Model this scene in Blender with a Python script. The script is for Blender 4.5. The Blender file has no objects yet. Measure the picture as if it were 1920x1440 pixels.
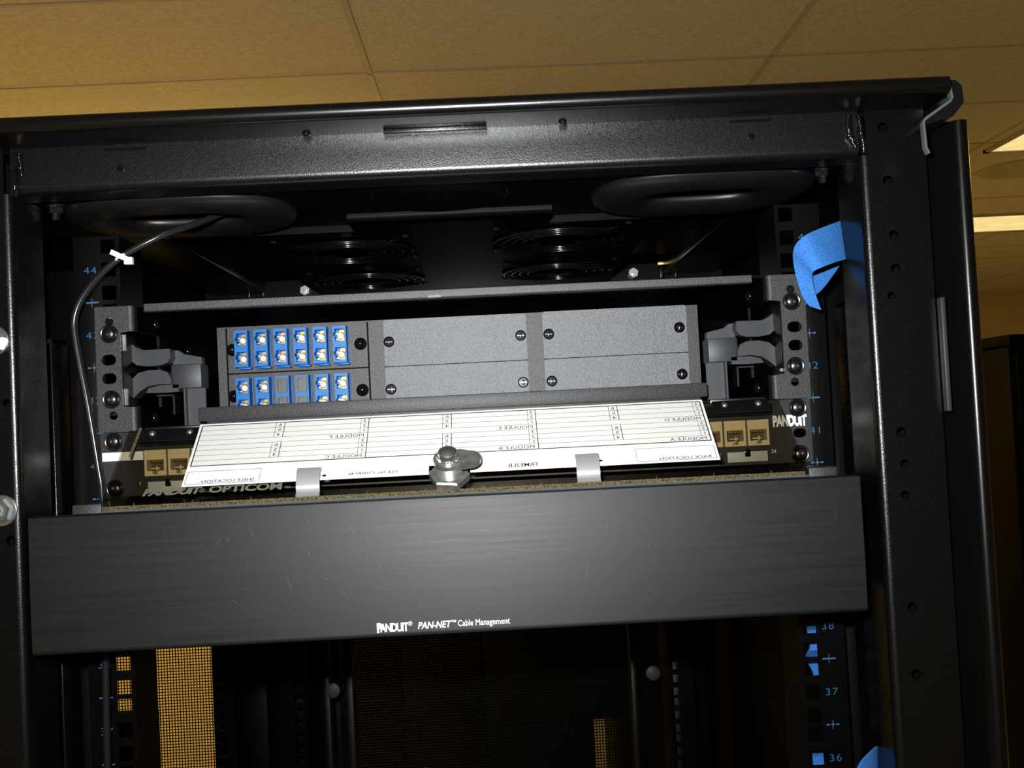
import bpy, bmesh, math, random
from math import pi, sin, cos, radians
from mathutils import Vector, Matrix
from mathutils.geometry import tessellate_polygon

random.seed(7)
scene = bpy.context.scene
C = scene.collection
MM = 0.001
ZB = 1925.0            # height (mm) of the datum (bottom of rack unit 42) above the floor
U = 44.45              # one rack unit

def W(x, y, z):
    return Vector((x * MM, y * MM, (z + ZB) * MM))

# ------------------------------------------------------------------ camera
F_PX = 2000.0
CAM = (24.5, -728.3, -6.0)
PITCH, YAW, ROLL = 0.035, 0.019, -0.05
_f = Vector((sin(YAW) * cos(PITCH), cos(YAW) * cos(PITCH), sin(PITCH)))
_rt = Vector((cos(YAW), -sin(YAW), 0))
_up = _rt.cross(_f)
_R = cos(ROLL) * _rt + sin(ROLL) * _up
_U = -sin(ROLL) * _rt + cos(ROLL) * _up
cd = bpy.data.cameras.new('camera')
cd.sensor_width = 36.0
cd.lens = F_PX / 1920.0 * 36.0
cd.clip_start = 0.02
cd.clip_end = 60
cam = bpy.data.objects.new('camera', cd)
C.objects.link(cam)
cam.matrix_world = Matrix(((_R.x, _U.x, -_f.x, CAM[0] * MM),
                           (_R.y, _U.y, -_f.y, CAM[1] * MM),
                           (_R.z, _U.z, -_f.z, (CAM[2] + ZB) * MM),
                           (0, 0, 0, 1)))
scene.camera = cam

# ------------------------------------------------------------------ exposure, world, large lights
scene.view_settings.view_transform = 'Standard'
scene.view_settings.look = 'None'
scene.view_settings.exposure = 0.0
scene.view_settings.gamma = 1.0
scene.view_settings.use_curve_mapping = False
scene.cycles.caustics_reflective = False
scene.cycles.caustics_refractive = False

world = bpy.data.worlds.new('room_ambient')
scene.world = world
world.use_nodes = True
bg = world.node_tree.nodes['Background']
bg.inputs[0].default_value = (1.0, 0.58, 0.14, 1)
bg.inputs[1].default_value = 0.05

WARM = (1.0, 0.67, 0.18)

def area_light(name, loc, rot, sx, sy, power, color):
    ld = bpy.data.lights.new(name, 'AREA')
    ld.shape = 'RECTANGLE'
    ld.size = sx
    ld.size_y = sy
    ld.energy = power
    ld.color = color
    o = bpy.data.objects.new(name, ld)
    C.objects.link(o)
    o.location = loc
    o.rotation_euler = rot
    return o

# the camera's own flash, just above and left of the lens
fl = bpy.data.lights.new('camera_flash', 'AREA')
fl.shape = 'RECTANGLE'
fl.size = 0.030
fl.size_y = 0.016
fl.energy = 3.7
fl.spread = radians(105)
fl.color = (0.95, 0.98, 1.0)
flash = bpy.data.objects.new('camera_flash', fl)
C.objects.link(flash)
_fp = Vector((CAM[0] * MM, CAM[1] * MM, (CAM[2] + ZB) * MM)) + _R * -0.030 + _U * 0.042 + _f * 0.015
flash.matrix_world = Matrix(((_R.x, _U.x, -_f.x, _fp.x), (_R.y, _U.y, -_f.y, _fp.y),
                             (_R.z, _U.z, -_f.z, _fp.z), (0, 0, 0, 1)))

# ceiling luminaires (light emitted downwards from troffers of the room, one added for the back wall)
CEIL = 1060.0
area_light('troffer_and_added_light', W(-2500, 1000, CEIL - 30), (0, 0, 0), 1.2, 0.6, 62, WARM)
area_light('troffer_and_added_light', W(-1400, 3050, CEIL - 30), (radians(-8), 0, 0), 2.4, 0.5, 62, WARM)  # added without a fixture, brightens the tan back wall
area_light('troffer_and_added_light', W(2850, 3500, CEIL - 30), (0, 0, 0), 1.2, 0.6, 25, WARM)
area_light('troffer_and_added_light', W(3300, 5700, CEIL - 30), (0, 0, 0), 1.2, 0.6, 25, WARM)

# ------------------------------------------------------------------ materials
def mat(name, color, rough=0.5, metal=0.0, spec=0.5, coat=0.0):
    m = bpy.data.materials.new(name)
    m.use_nodes = True
    b = m.node_tree.nodes['Principled BSDF']
    b.inputs['Base Color'].default_value = (*color, 1)
    b.inputs['Roughness'].default_value = rough
    b.inputs['Metallic'].default_value = metal
    b.inputs['Specular IOR Level'].default_value = spec
    if coat:
        b.inputs['Coat Weight'].default_value = coat
        b.inputs['Coat Roughness'].default_value = 0.16
    return m

def nodes(m):
    nt = m.node_tree
    return nt, nt.nodes['Principled BSDF']

def add_grain(m, scale, bump, dist=0.0003, col=None, rvar=None, stretch=None, detail=2.0):
    """procedural grain: bump (+ colour and roughness variation) from 3D noise"""
    nt, b = nodes(m)
    tc = nt.nodes.new('ShaderNodeTexCoord')
    mp = nt.nodes.new('ShaderNodeMapping')
    if stretch:
        mp.inputs['Scale'].default_value = stretch
    nt.links.new(tc.outputs['Object'], mp.inputs[0])
    nz = nt.nodes.new('ShaderNodeTexNoise')
    nz.inputs['Scale'].default_value = scale
    nz.inputs['Detail'].default_value = detail
    nt.links.new(mp.outputs[0], nz.inputs['Vector'])
    if bump:
        bp = nt.nodes.new('ShaderNodeBump')
        bp.inputs['Strength'].default_value = bump
        bp.inputs['Distance'].default_value = dist
        nt.links.new(nz.outputs['Fac'], bp.inputs['Height'])
        nt.links.new(bp.outputs[0], b.inputs['Normal'])
    if col:
        cr = nt.nodes.new('ShaderNodeValToRGB')
        cr.color_ramp.elements[0].position = 0.3
        cr.color_ramp.elements[1].position = 0.7
        cr.color_ramp.elements[0].color = (*col[0], 1)
        cr.color_ramp.elements[1].color = (*col[1], 1)
        nt.links.new(nz.outputs['Fac'], cr.inputs[0])
        nt.links.new(cr.outputs[0], b.inputs['Base Color'])
    if rvar:
        mr = nt.nodes.new('ShaderNodeMapRange')
        mr.inputs[1].default_value = 0.3
        mr.inputs[2].default_value = 0.7
        mr.inputs[3].default_value = rvar[0]
        mr.inputs[4].default_value = rvar[1]
        nt.links.new(nz.outputs['Fac'], mr.inputs[0])
        nt.links.new(mr.outputs[0], b.inputs['Roughness'])
    return m

M = {}
M['powder'] = add_grain(mat('black_powder_coat', (0.003, 0.003, 0.0033), 0.30), 1500, 0.32, 0.0003, rvar=(0.24, 0.35))
M['cabinet'] = add_grain(mat('cabinet_black_paint', (0.0022, 0.0022, 0.0022), 0.25, spec=0.5), 1500, 0.40, 0.0002, rvar=(0.21, 0.30))
M['lid'] = add_grain(mat('lid_black_paint', (0.0022, 0.0022, 0.0022), 0.25, spec=0.5), 1500, 0.15, 0.0002)
M['weld'] = add_grain(mat('painted_weld', (0.004, 0.004, 0.004), 0.14), 350, 0.9, 0.0012)
M['smooth'] = mat('smooth_black_paint', (0.004, 0.004, 0.004), 0.33)
M['patch'] = add_grain(mat('patch_panel_paint', (0.005, 0.005, 0.0053), 0.42), 1200, 0.3, 0.0003)
M['inner'] = add_grain(mat('dull_black_steel', (0.0018, 0.0018, 0.0018), 0.30, spec=0.14), 1200, 0.12)
M['void'] = mat('painted_shade_black', (0.0012, 0.0012, 0.0012), 0.6, spec=0.05)  # shade put into the colour, keeps inner parts looking unlit
M['roof'] = add_grain(mat('roof_black_steel', (0.002, 0.002, 0.002), 0.45, spec=0.05), 900, 0.04)
M['panel'] = add_grain(mat('grey_black_panel', (0.11, 0.112, 0.12), 0.46), 1100, 0.8, 0.0005, rvar=(0.34, 0.60), col=((0.05, 0.051, 0.056), (0.185, 0.188, 0.198)), detail=4)
M['frame'] = add_grain(mat('grey_black_frame', (0.020, 0.020, 0.022), 0.50), 1200, 0.6, 0.0004, col=((0.008, 0.008, 0.009), (0.038, 0.038, 0.041)), detail=4)
M['cover'] = add_grain(mat('cover_plastic', (0.006, 0.006, 0.0063), 0.50, spec=0.42), 220, 0.0, col=((0.0045, 0.0045, 0.0047), (0.008, 0.008, 0.0083)),
                       stretch=(0.05, 1, 2.5), detail=8, rvar=(0.52, 0.56))
_nt, _b = nodes(M['cover'])        # extruded along X: the gloss spreads across the extrusion lines
_tg = _nt.nodes.new('ShaderNodeTangent')
_tg.direction_type = 'RADIAL'
_tg.axis = 'Z'
_nt.links.new(_tg.outputs[0], _b.inputs['Tangent'])
_b.inputs['Anisotropic'].default_value = 0.5
_b.inputs['Anisotropic Rotation'].default_value = 0.25
M['plastic'] = mat('black_plastic', (0.022, 0.024, 0.027), 0.48)
M['rubber'] = add_grain(mat('grommet_rubber', (0.0055, 0.0055, 0.006), 0.40), 900, 0.15, 0.0002)
M['gloss'] = mat('gloss_black_plastic', (0.004, 0.004, 0.004), 0.10)
M['wire'] = mat('black_wire', (0.0025, 0.0025, 0.0025), 0.16, spec=0.35)
M['steel'] = mat('bright_steel', (0.62, 0.63, 0.63), 0.26, 0.95)
M['zinc'] = add_grain(mat('zinc_steel', (0.46, 0.45, 0.42), 0.28, 0.8), 200, 0.05, col=((0.30, 0.29, 0.27), (0.52, 0.51, 0.48)))
M['blacksteel'] = mat('dark_screw_steel', (0.055, 0.055, 0.058), 0.24, 0.9)
M['clip_and_gap_light'] = mat('clip_steel', (0.40, 0.40, 0.40), 0.35, 0.45)
M['blue'] = mat('blue_adapter_plastic', (0.001, 0.125, 0.40), 0.45, spec=0.3)
M['gold'] = mat('gold_sleeve', (0.42, 0.24, 0.06), 0.35, 0.7)
M['ferrule'] = mat('white_ceramic_ferrule', (0.95, 0.92, 0.84), 0.15)
M['cap'] = mat('grey_dust_cap', (0.05, 0.05, 0.048), 0.4)
M['card'] = add_grain(mat('card_stock', (0.80, 0.80, 0.77), 0.6), 500, 0.0, col=((0.78, 0.78, 0.75), (0.83, 0.83, 0.80)))
M['cardcream'] = mat('card_table_tint', (0.71, 0.71, 0.655), 0.6)
M['ink'] = mat('black_ink', (0.015, 0.015, 0.014), 0.6)
M['white'] = mat('white_print', (0.82, 0.86, 0.92), 0.5)
M['greyprint'] = mat('grey_print', (0.50, 0.55, 0.60), 0.5)
M['railblue'] = mat('blue_rail_print', (0.02, 0.12, 0.30), 0.5)
M['jack'] = add_grain(mat('ivory_jack_plastic', (0.60, 0.50, 0.28), 0.45), 300, 0.0, col=((0.56, 0.46, 0.25), (0.64, 0.53, 0.31)))
M['jackdark'] = mat('jack_cavity_shade', (0.05, 0.04, 0.025), 0.5)
M['labelgrey'] = mat('grey_label_strip', (0.42, 0.44, 0.45), 0.5)
M['velcro'] = add_grain(mat('blue_hook_and_loop', (0.05, 0.26, 0.74), 0.85), 1400, 0.9, 0.0006,
                        col=((0.014, 0.11, 0.42), (0.05, 0.25, 0.66)))
M['cable'] = mat('black_cable_jacket', (0.012, 0.012, 0.012), 0.22)
M['nylon'] = mat('natural_nylon', (0.70, 0.71, 0.68), 0.4)
M['dust'] = add_grain(mat('dusty_edge', (0.22, 0.16, 0.06), 0.8), 900, 0.7, 0.0006, col=((0.008, 0.006, 0.003), (0.20, 0.145, 0.06)))
M['gap_gold'] = mat('gap_light_gold', (0.55, 0.33, 0.08), 0.35, 0.6)  # gold colour stands in for bright ceiling showing through a gap
M['edgegrey'] = mat('grey_bracket_edge', (0.09, 0.105, 0.11), 0.5)
M['strike'] = mat('dark_grey_steel', (0.03, 0.032, 0.034), 0.5)
M['tile'] = add_grain(mat('ceiling_tile', (0.80, 0.78, 0.72), 0.9), 70, 0.25, 0.002, col=((0.66, 0.63, 0.55), (0.84, 0.82, 0.77)), detail=6)
M['tbar'] = mat('ceiling_grid_paint', (0.58, 0.54, 0.46), 0.6)
M['wallpaint'] = add_grain(mat('tan_wall_paint', (0.74, 0.60, 0.42), 0.8), 30, 0.05)
M['floor'] = add_grain(mat('floor_tile', (0.5, 0.47, 0.42), 0.5), 8, 0.0, col=((0.46, 0.43, 0.38), (0.55, 0.52, 0.46)))
M['darkrow'] = mat('dark_cabinet_paint', (0.0025, 0.0025, 0.0025), 0.45, spec=0.1)

def emis(name, color, strength):
    m = bpy.data.materials.new(name)
    m.use_nodes = True
    nt = m.node_tree
    nt.nodes.remove(nt.nodes['Principled BSDF'])
    e = nt.nodes.new('ShaderNodeEmission')
    e.inputs[0].default_value = (*color, 1)
    e.inputs[1].default_value = strength
    # prismatic lens: streaky brightness of the tubes behind
    tc = nt.nodes.new('ShaderNodeTexCoord')
    nz = nt.nodes.new('ShaderNodeTexNoise')
    nz.inputs['Scale'].default_value = 9
    nt.links.new(tc.outputs['Object'], nz.inputs['Vector'])
    mr = nt.nodes.new('ShaderNodeMapRange')
    mr.inputs[3].default_value = strength * 0.75
    mr.inputs[4].default_value = strength * 1.25
    nt.links.new(nz.outputs['Fac'], mr.inputs[0])
    nt.links.new(mr.outputs[0], e.inputs[1])
    nt.links.new(e.outputs[0], nt.nodes['Material Output'].inputs[0])
    return m
M['lens'] = emis('troffer_lens', (1.0, 0.74, 0.30), 0.95)

def acrylic():
    m = bpy.data.materials.new('smoked_acrylic')
    m.use_nodes = True
    nt = m.node_tree
    nt.nodes.remove(nt.nodes['Principled BSDF'])
    t = nt.nodes.new('ShaderNodeBsdfTransparent')
    t.inputs[0].default_value = (0.76, 0.73, 0.66, 1)
    g = nt.nodes.new('ShaderNodeBsdfGlossy')
    g.inputs['Roughness'].default_value = 0.04
    fr = nt.nodes.new('ShaderNodeFresnel')
    fr.inputs[0].default_value = 1.46
    mx = nt.nodes.new('ShaderNodeMixShader')
    ge = nt.nodes.new('ShaderNodeNewGeometry')
    inv = nt.nodes.new('ShaderNodeMath')
    inv.operation = 'SUBTRACT'
    inv.inputs[0].default_value = 1.0
    nt.links.new(ge.outputs['Backfacing'], inv.inputs[1])
    mu = nt.nodes.new('ShaderNodeMath')
    mu.operation = 'MULTIPLY'
    nt.links.new(fr.outputs[0], mu.inputs[0])
    nt.links.new(inv.outputs[0], mu.inputs[1])
    nt.links.new(mu.outputs[0], mx.inputs[0])
    nt.links.new(t.outputs[0], mx.inputs[1])
    nt.links.new(g.outputs[0], mx.inputs[2])
    nt.links.new(mx.outputs[0], nt.nodes['Material Output'].inputs[0])
    return m
M['acrylic'] = acrylic()

# ------------------------------------------------------------------ geometry helpers (all in mm)
class B:
    """collects geometry in mm; build() links it as ONE mesh object"""
    def __init__(s):
        s.v, s.f = [], []

    def add(s, verts, faces, fn=None):
        o = len(s.v)
        s.v += [tuple(fn(*p)) if fn else tuple(p) for p in verts]
        s.f += [tuple(i + o for i in f) for f in faces]
        return s

    def box(s, x0, x1, y0, y1, z0, z1, fn=None):
        vs = [(x0, y0, z0), (x1, y0, z0), (x1, y1, z0), (x0, y1, z0), (x0, y0, z1), (x1, y0, z1), (x1, y1, z1), (x0, y1, z1)]
        fs = [(0, 3, 2, 1), (4, 5, 6, 7), (0, 1, 5, 4), (1, 2, 6, 5), (2, 3, 7, 6), (3, 0, 4, 7)]
        return s.add(vs, fs, fn)

    def bbox(s, x0, x1, y0, y1, z0, z1, r=0.6, seg=2, fn=None):
        bm = bmesh.new()
        bmesh.ops.create_cube(bm, size=1)
        for v in bm.verts:
            v.co = Vector(((x0 + x1) / 2 + v.co.x * (x1 - x0), (y0 + y1) / 2 + v.co.y * (y1 - y0), (z0 + z1) / 2 + v.co.z * (z1 - z0)))
        bmesh.ops.bevel(bm, geom=bm.edges[:], offset=r, segments=seg, affect='EDGES', profile=0.5)
        bm.verts.index_update()
        s.add([v.co[:] for v in bm.verts], [[v.index for v in f.verts] for f in bm.faces], fn)
        bm.free()
        return s

    def prism(s, loops, a, b, fn):
        """2D outline (+ holes) extruded from a to b; fn(p, q, h) -> xyz"""
        if not isinstance(loops[0][0], (tuple, list)):
            loops = [loops]
        flat = [p for l in loops for p in l]
        tris = tessellate_polygon([[Vector((p[0], p[1], 0)) for p in l] for l in loops])
        n = len(flat)
        vs = [fn(p[0], p[1], a) for p in flat] + [fn(p[0], p[1], b) for p in flat]
        fs = []
        for t in tris:
            fs.append((t[0], t[1], t[2]))
            fs.append((t[2] + n, t[1] + n, t[0] + n))
        o = 0
        for l in loops:
            k = len(l)
            for i in range(k):
                j = (i + 1) % k
                fs.append((o + i, o + j, o + j + n, o + i + n))
            o += k
        return s.add(vs, fs)

    def lathe(s, prof, fn, seg=20, phase=0.0):
        """prof: (radius, height) list; fn(p, q, h) -> xyz"""
        vs, fs = [], []
        m = len(prof)
        for r, h in prof:
            for i in range(seg):
                a = 2 * pi * i / seg + phase
                vs.append(fn(r * cos(a), r * sin(a), h))
        for k in range(m - 1):
            for i in range(seg):
                j = (i + 1) % seg
                fs.append((k * seg + i, k * seg + j, (k + 1) * seg + j, (k + 1) * seg + i))
        fs.append(tuple(range(seg))[::-1])
        fs.append(tuple((m - 1) * seg + i for i in range(seg)))
        return s.add(vs, fs)

    def tube(s, path, r, seg=10, closed=False):
        P = [Vector(p) for p in path]
        n = len(P)
        vs, fs = [], []
        ref = None
        for i in range(n):
            if closed:
                t = (P[(i + 1) % n] - P[i - 1]).normalized()
            else:
                t = (P[min(i + 1, n - 1)] - P[max(i - 1, 0)]).normalized()
            if ref is None:
                ref = t.orthogonal().normalized()
            ref = (ref - t * ref.dot(t)).normalized()
            bn = t.cross(ref)
            for k in range(seg):
                a = 2 * pi * k / seg
                vs.append(tuple(P[i] + r * (cos(a) * ref + sin(a) * bn)))
        for i in range(n if closed else n - 1):
            i2 = (i + 1) % n
            for k in range(seg):
                k2 = (k + 1) % seg
                fs.append((i * seg + k, i * seg + k2, i2 * seg + k2, i2 * seg + k))
        if not closed:
            fs.append(tuple(range(seg))[::-1])
            fs.append(tuple((n - 1) * seg + k for k in range(seg)))
        return s.add(vs, fs)

    def ring(s, path, sect):
        """sweep a closed (radial, height) section round a closed planar path (horizontal plane)"""
        n, m = len(path), len(sect)
        vs, fs = [], []
        for i in range(n):
            p, a, b = path[i], path[i - 1], path[(i + 1) % n]
            tx, ty = b[0] - a[0], b[1] - a[1]
            l = math.hypot(tx, ty)
            nx, ny = ty / l, -tx / l
            for q, h in sect:
                vs.append((p[0] + nx * q, p[1] + ny * q, p[2] + h))
        for i in range(n):
            i2 = (i + 1) % n
            for k in range(m):
                k2 = (k + 1) % m
                fs.append((i * m + k, i * m + k2, i2 * m + k2, i2 * m + k))
        return s.add(vs, fs)

    def sheet(s, rows, th):
        """grid of points with thickness"""
        n, m = len(rows), len(rows[0])
        R = [[Vector(p) for p in r] for r in rows]
        top, bot = [], []
        for i in range(n):
            for j in range(m):
                du = R[min(i + 1, n - 1)][j] - R[max(i - 1, 0)][j]
                dv = R[i][min(j + 1, m - 1)] - R[i][max(j - 1, 0)]
                nn = du.cross(dv)
                nn = nn.normalized() if nn.length > 1e-9 else Vector((0, -1, 0))
                top.append(tuple(R[i][j] + nn * th / 2))
                bot.append(tuple(R[i][j] - nn * th / 2))
        N = n * m
        fs = []
        for i in range(n - 1):
            for j in range(m - 1):
                a, b, c, d = i * m + j, i * m + j + 1, (i + 1) * m + j + 1, (i + 1) * m + j
                fs.append((a, d, c, b))
                fs.append((a + N, b + N, c + N, d + N))
        bd = [(0, j) for j in range(m)] + [(i, m - 1) for i in range(1, n)] + [(n - 1, j) for j in range(m - 2, -1, -1)] + [(i, 0) for i in range(n - 2, 0, -1)]
        bi = [i * m + j for i, j in bd]
        for k in range(len(bi)):
            a, b = bi[k], bi[(k + 1) % len(bi)]
            fs.append((a, b, b + N, a + N))
        return s.add(top + bot, fs)

    def mesh(s, name, material, off=(0, 0, 0), world=False, angle=35, recalc=True):
        me = bpy.data.meshes.new(name)
        z = ZB if world else 0.0
        me.from_pydata([((x - off[0]) * MM, (y - off[1]) * MM, (zz + z - off[2]) * MM) for x, y, zz in s.v], [], s.f)
        if recalc:
            bm = bmesh.new()
            bm.from_mesh(me)
            bmesh.ops.recalc_face_normals(bm, faces=bm.faces[:])
            bm.to_mesh(me)
            bm.free()
        me.polygons.foreach_set('use_smooth', [True] * len(me.polygons))
        me.set_sharp_from_angle(angle=radians(angle))
        me.materials.append(M[material])
        me.update()
        return me

    def build(s, name, material, parent=None, angle=35, recalc=True):
        base = BASE[parent.name] if parent else (0, 0, 0)
        me = s.mesh(name, material, base, True, angle, recalc)
        o = bpy.data.objects.new(name, me)
        C.objects.link(o)
        if parent:
            o.parent = parent
        BASE[o.name] = base
        return o

BASE = {}

def tag(o, label=None, cat=None, group=None, kind=None):
    if label: o['label'] = label
    if cat: o['category'] = cat
    if group: o['group'] = group
    if kind: o['kind'] = kind
    return o

def thing(name, base, label, cat, group=None):
    """Empty at the thing's base (mm); its parts are meshes parented to it"""
    o = bpy.data.objects.new(name, None)
    o.empty_display_size = 0.02
    C.objects.link(o)
    o.location = W(*base)
    BASE[o.name] = (base[0], base[1], base[2] + ZB)
    return tag(o, label, cat, group)

def inst(name, me, parent, loc):
    """object with shared mesh data placed at loc (mm)"""
    o = bpy.data.objects.new(name, me)
    C.objects.link(o)
    wl = (loc[0], loc[1], loc[2] + ZB)
    if parent:
        o.parent = parent
        b = BASE[parent.name]
        o.location = ((wl[0] - b[0]) * MM, (wl[1] - b[1]) * MM, (wl[2] - b[2]) * MM)
    else:
        o.location = Vector(wl) * MM
    BASE[o.name] = wl
    return o

def at_xz(y0):
    """(p, q, h) -> x=p, z=q, y=y0-h (h grows towards the viewer)"""
    return lambda p, q, h: (p, y0 - h, q)

def ax_y(cx, cy, cz):            # lathe axis towards the viewer
    return lambda p, q, h: (cx + p, cy - h, cz + q)

def ax_z(cx, cy, cz, s=1):
    return lambda p, q, h: (cx + p, cy + q, cz + s * h)

def circ(cx, cz, r, n=14):
    return [(cx + r * cos(2 * pi * i / n), cz + r * sin(2 * pi * i / n)) for i in range(n)]

def slot(cx, cz, w, h, n=6):
    r = h / 2
    a = w / 2 - r
    return [(cx + a + r * cos(t), cz + r * sin(t)) for t in [-pi / 2 + pi * i / n for i in range(n + 1)]] + \
           [(cx - a + r * cos(t), cz + r * sin(t)) for t in [pi / 2 + pi * i / n for i in range(n + 1)]]

def rect(x0, x1, z0, z1):
    return [(x0, z0), (x1, z0), (x1, z1), (x0, z1)]

def rrect(x0, x1, z0, z1, r, n=4):
    out = []
    for cx, cz, a0 in ((x1 - r, z0 + r, -pi / 2), (x1 - r, z1 - r, 0), (x0 + r, z1 - r, pi / 2), (x0 + r, z0 + r, pi)):
        out += [(cx + r * cos(a0 + pi / 2 * i / n), cz + r * sin(a0 + pi / 2 * i / n)) for i in range(n + 1)]
    return out

def arc(cx, cy, r, a0, a1, n=6):
    return [(cx + r * cos(radians(a0 + (a1 - a0) * i / n)), cy + r * sin(radians(a0 + (a1 - a0) * i / n))) for i in range(n + 1)]

_tc = {}
def text2d(s, size, bold=0.0, shear=0.0, space=1.0, align='LEFT', sx=1.0):
    key = (s, size, bold, shear, space, align, sx)
    if key not in _tc:
        c = bpy.data.curves.new('txt', 'FONT')
        c.body = s
        c.size = size
        c.offset = bold
        c.shear = shear
        c.space_character = space
        c.resolution_u = 3
        c.align_x = align
        o = bpy.data.objects.new('txt', c)
        me = bpy.data.meshes.new_from_object(o)
        _tc[key] = ([(v.co.x * sx, v.co.y) for v in me.vertices], [tuple(p.vertices) for p in me.polygons])
        bpy.data.objects.remove(o)
        bpy.data.curves.remove(c)
        bpy.data.meshes.remove(me)
    return _tc[key]

def put_text(b, s, size, fn, **kw):
    vs, fs = text2d(s, size, **kw)
    b.add([fn(x, y) for x, y in vs], fs)

def spline(pts, n=8):
    P = [Vector(p) for p in pts]
    P = [2 * P[0] - P[1]] + P + [2 * P[-1] - P[-2]]
    out = []
    for i in range(1, len(P) - 2):
        a, b, c, d = P[i - 1:i + 3]
        for k in range(n):
            t = k / n
            out.append(0.5 * ((2 * b) + (c - a) * t + (2 * a - 5 * b + 4 * c - d) * t * t + (3 * b - a - 3 * c + d) * t ** 3))
    out.append(P[-2])
    return out

# ================================================================== ROOM
def struct(name, b, m, angle=35):
    o = b.build(name, m, None, angle)
    return tag(o, kind='structure')

FL = -ZB
GX0, GY0, TX, TY = -296.0, 2455.0, 1219.0, 610.0
ceil_o = struct('ceiling', B().box(-5200, 8300, -4000, 10000, CEIL + 25, CEIL + 60), 'tile')
fixtures = [(2190, 3208), (2190 + 610, 5390), (-2734, 1235 - 610), (-1515, 2455)]
tile_b = B().bbox(-TX / 2 + 7, TX / 2 - 7, -TY / 2 + 7, TY / 2 - 7, -4, 20, 3, 1)
tile_me = tile_b.mesh('ceiling_tile', 'tile', (0, 0, 0))
bar_x = B().box(-TX / 2, TX / 2, -8, 8, 0, 3).mesh('grid_bar', 'tbar')
bar_y = B().box(-8, 8, -TY / 2 - 8, TY / 2 + 8, 0, 3).mesh('grid_runner', 'tbar')
for k in range(-4, 7):
    for j in range(-5, 12):
        cx, cy = GX0 + (k + .5) * TX, GY0 + (j + .5) * TY
        if any(abs(cx - fx - TX / 2) < 620 and abs(cy - fy - TY / 2) < 320 for fx, fy in fixtures):
            pass
        if cy > 9700:
            continue
        inst('ceiling_tile', tile_me, ceil_o, (cx, cy, CEIL + 5))
        inst('grid_bar', bar_x, ceil_o, (cx, GY0 + j * TY, CEIL - 1))
        inst('grid_runner', bar_y, ceil_o, (GX0 + k * TX, cy, CEIL - 1))
struct('floor', B().box(-5200, 8300, -4000, 10000, FL - 60, FL), 'floor')
struct('wall_back', B().box(-5200, 1500, 3900, 4000, FL, CEIL), 'wallpaint')
struct('wall_far', B().box(1500, 8300, 9900, 10000, FL, CEIL), 'wallpaint')
struct('wall_right', B().box(8200, 8300, -4000, 9900, FL, CEIL), 'wallpaint')
struct('wall_return', B().box(1420, 1500, 4000, 9900, FL, CEIL), 'wallpaint')

def troffer(fx, fy, label):
    t = thing('ceiling_light', (fx + TX / 2, fy + TY / 2, CEIL), label, 'ceiling light', 'recessed ceiling lights')
    f = B()
    x0, x1, y0, y1 = fx + 6, fx + TX - 6, fy + 6, fy + TY - 6
    f.box(x0, x1, y0, y0 + 22, CEIL - 12, CEIL + 2).box(x0, x1, y1 - 22, y1, CEIL - 12, CEIL + 2)
    f.box(x0, x0 + 22, y0, y1, CEIL - 12, CEIL + 2).box(x1 - 22, x1, y0, y1, CEIL - 12, CEIL + 2)
    f.build('light_frame', 'tbar', t)
    B().bbox(x0 + 22, x1 - 22, y0 + 22, y1 - 22, CEIL - 9, CEIL - 3, 2, 1).build('diffuser', 'lens', t)
troffer(*fixtures[0], 'nearer bright ceiling light panel cut off by the right picture edge')
troffer(*fixtures[1], 'farther bright ceiling light panel seen just right of the rack cabinet')

# round ceiling diffuser between the two light panels
t = thing('ceiling_vent', (2560, 4200, CEIL), 'round grey ceiling vent between the two bright light panels', 'vent')
vb = B()
for r in (200,):
    vb.lathe([(r, 0), (r - 8, 7), (r - 80, 10), (r - 90, 4), (30, 4), (10, 10)], ax_z(2560, 4200, CEIL - 1, -1), 28)
vb.build('vent_ring', 'tbar', t)

# row of black cabinets behind
def far_cabinet(x0, x1, y0, z1, label, notch=None):
    t = thing('background_cabinet', ((x0 + x1) / 2, y0 + 450, FL), label, 'cabinet', 'black cabinets in the row behind')
    b = B()
    if notch:
        nx0, nx1, nz = notch
        b.bbox(x0, x1, y0, y0 + 900, nz, z1 - 38, 4)
        b.bbox(x0, nx0, y0, y0 + 900, FL + 20, nz - 2, 4).bbox(nx1, x1, y0, y0 + 900, FL + 20, nz - 2, 4)
    else:
        b.bbox(x0, x1, y0, y0 + 900, FL + 20, z1 - 38, 4)
    b.build('body', 'darkrow', t)
    B().bbox(x0, x1, y0 - 10, y0 + 905, z1 - 34, z1, 6).build('roof_lid', 'darkrow', t)
    B().bbox(x0 + 20, x1 - 20, y0 - 8, y0 - 0.5, FL + 900 if notch is None else -800, z1 - 60, 3).build('door', 'darkrow', t)
    B().box(x0 + 30, x1 - 30, y0 + 20, y0 + 880, FL, FL + 20).build('plinth', 'darkrow', t)
far_cabinet(1585, 2190, 2458, 182, 'black cabinet in the row behind, showing at the right picture edge')
far_cabinet(-806, -282, 2458, 182, 'black cabinet behind, leftmost seen through the mesh door')
far_cabinet(-281, -49, 2458, 182, 'narrow black cabinet behind the mesh door, between two wider cabinets')
far_cabinet(-40, 560, 2458, 182, 'black cabinet behind the mesh door above a glowing low opening', (275, 388, -900))

# ================================================================== RACK CABINET
cab = thing('rack_cabinet', (0, 340, FL), 'tall black open rack cabinet holding the panels', 'rack cabinet')
ZLO = -700.0      # frame is modelled down to here in detail, plinth below

def extr_x(b, prof, x0, x1):
    b.prism(prof, x0, x1, lambda p, q, h: (h, p, q))
def extr_z(b, prof, z0, z1):
    b.prism(prof, z0, z1, lambda p, q, h: (p, q, h))

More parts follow.
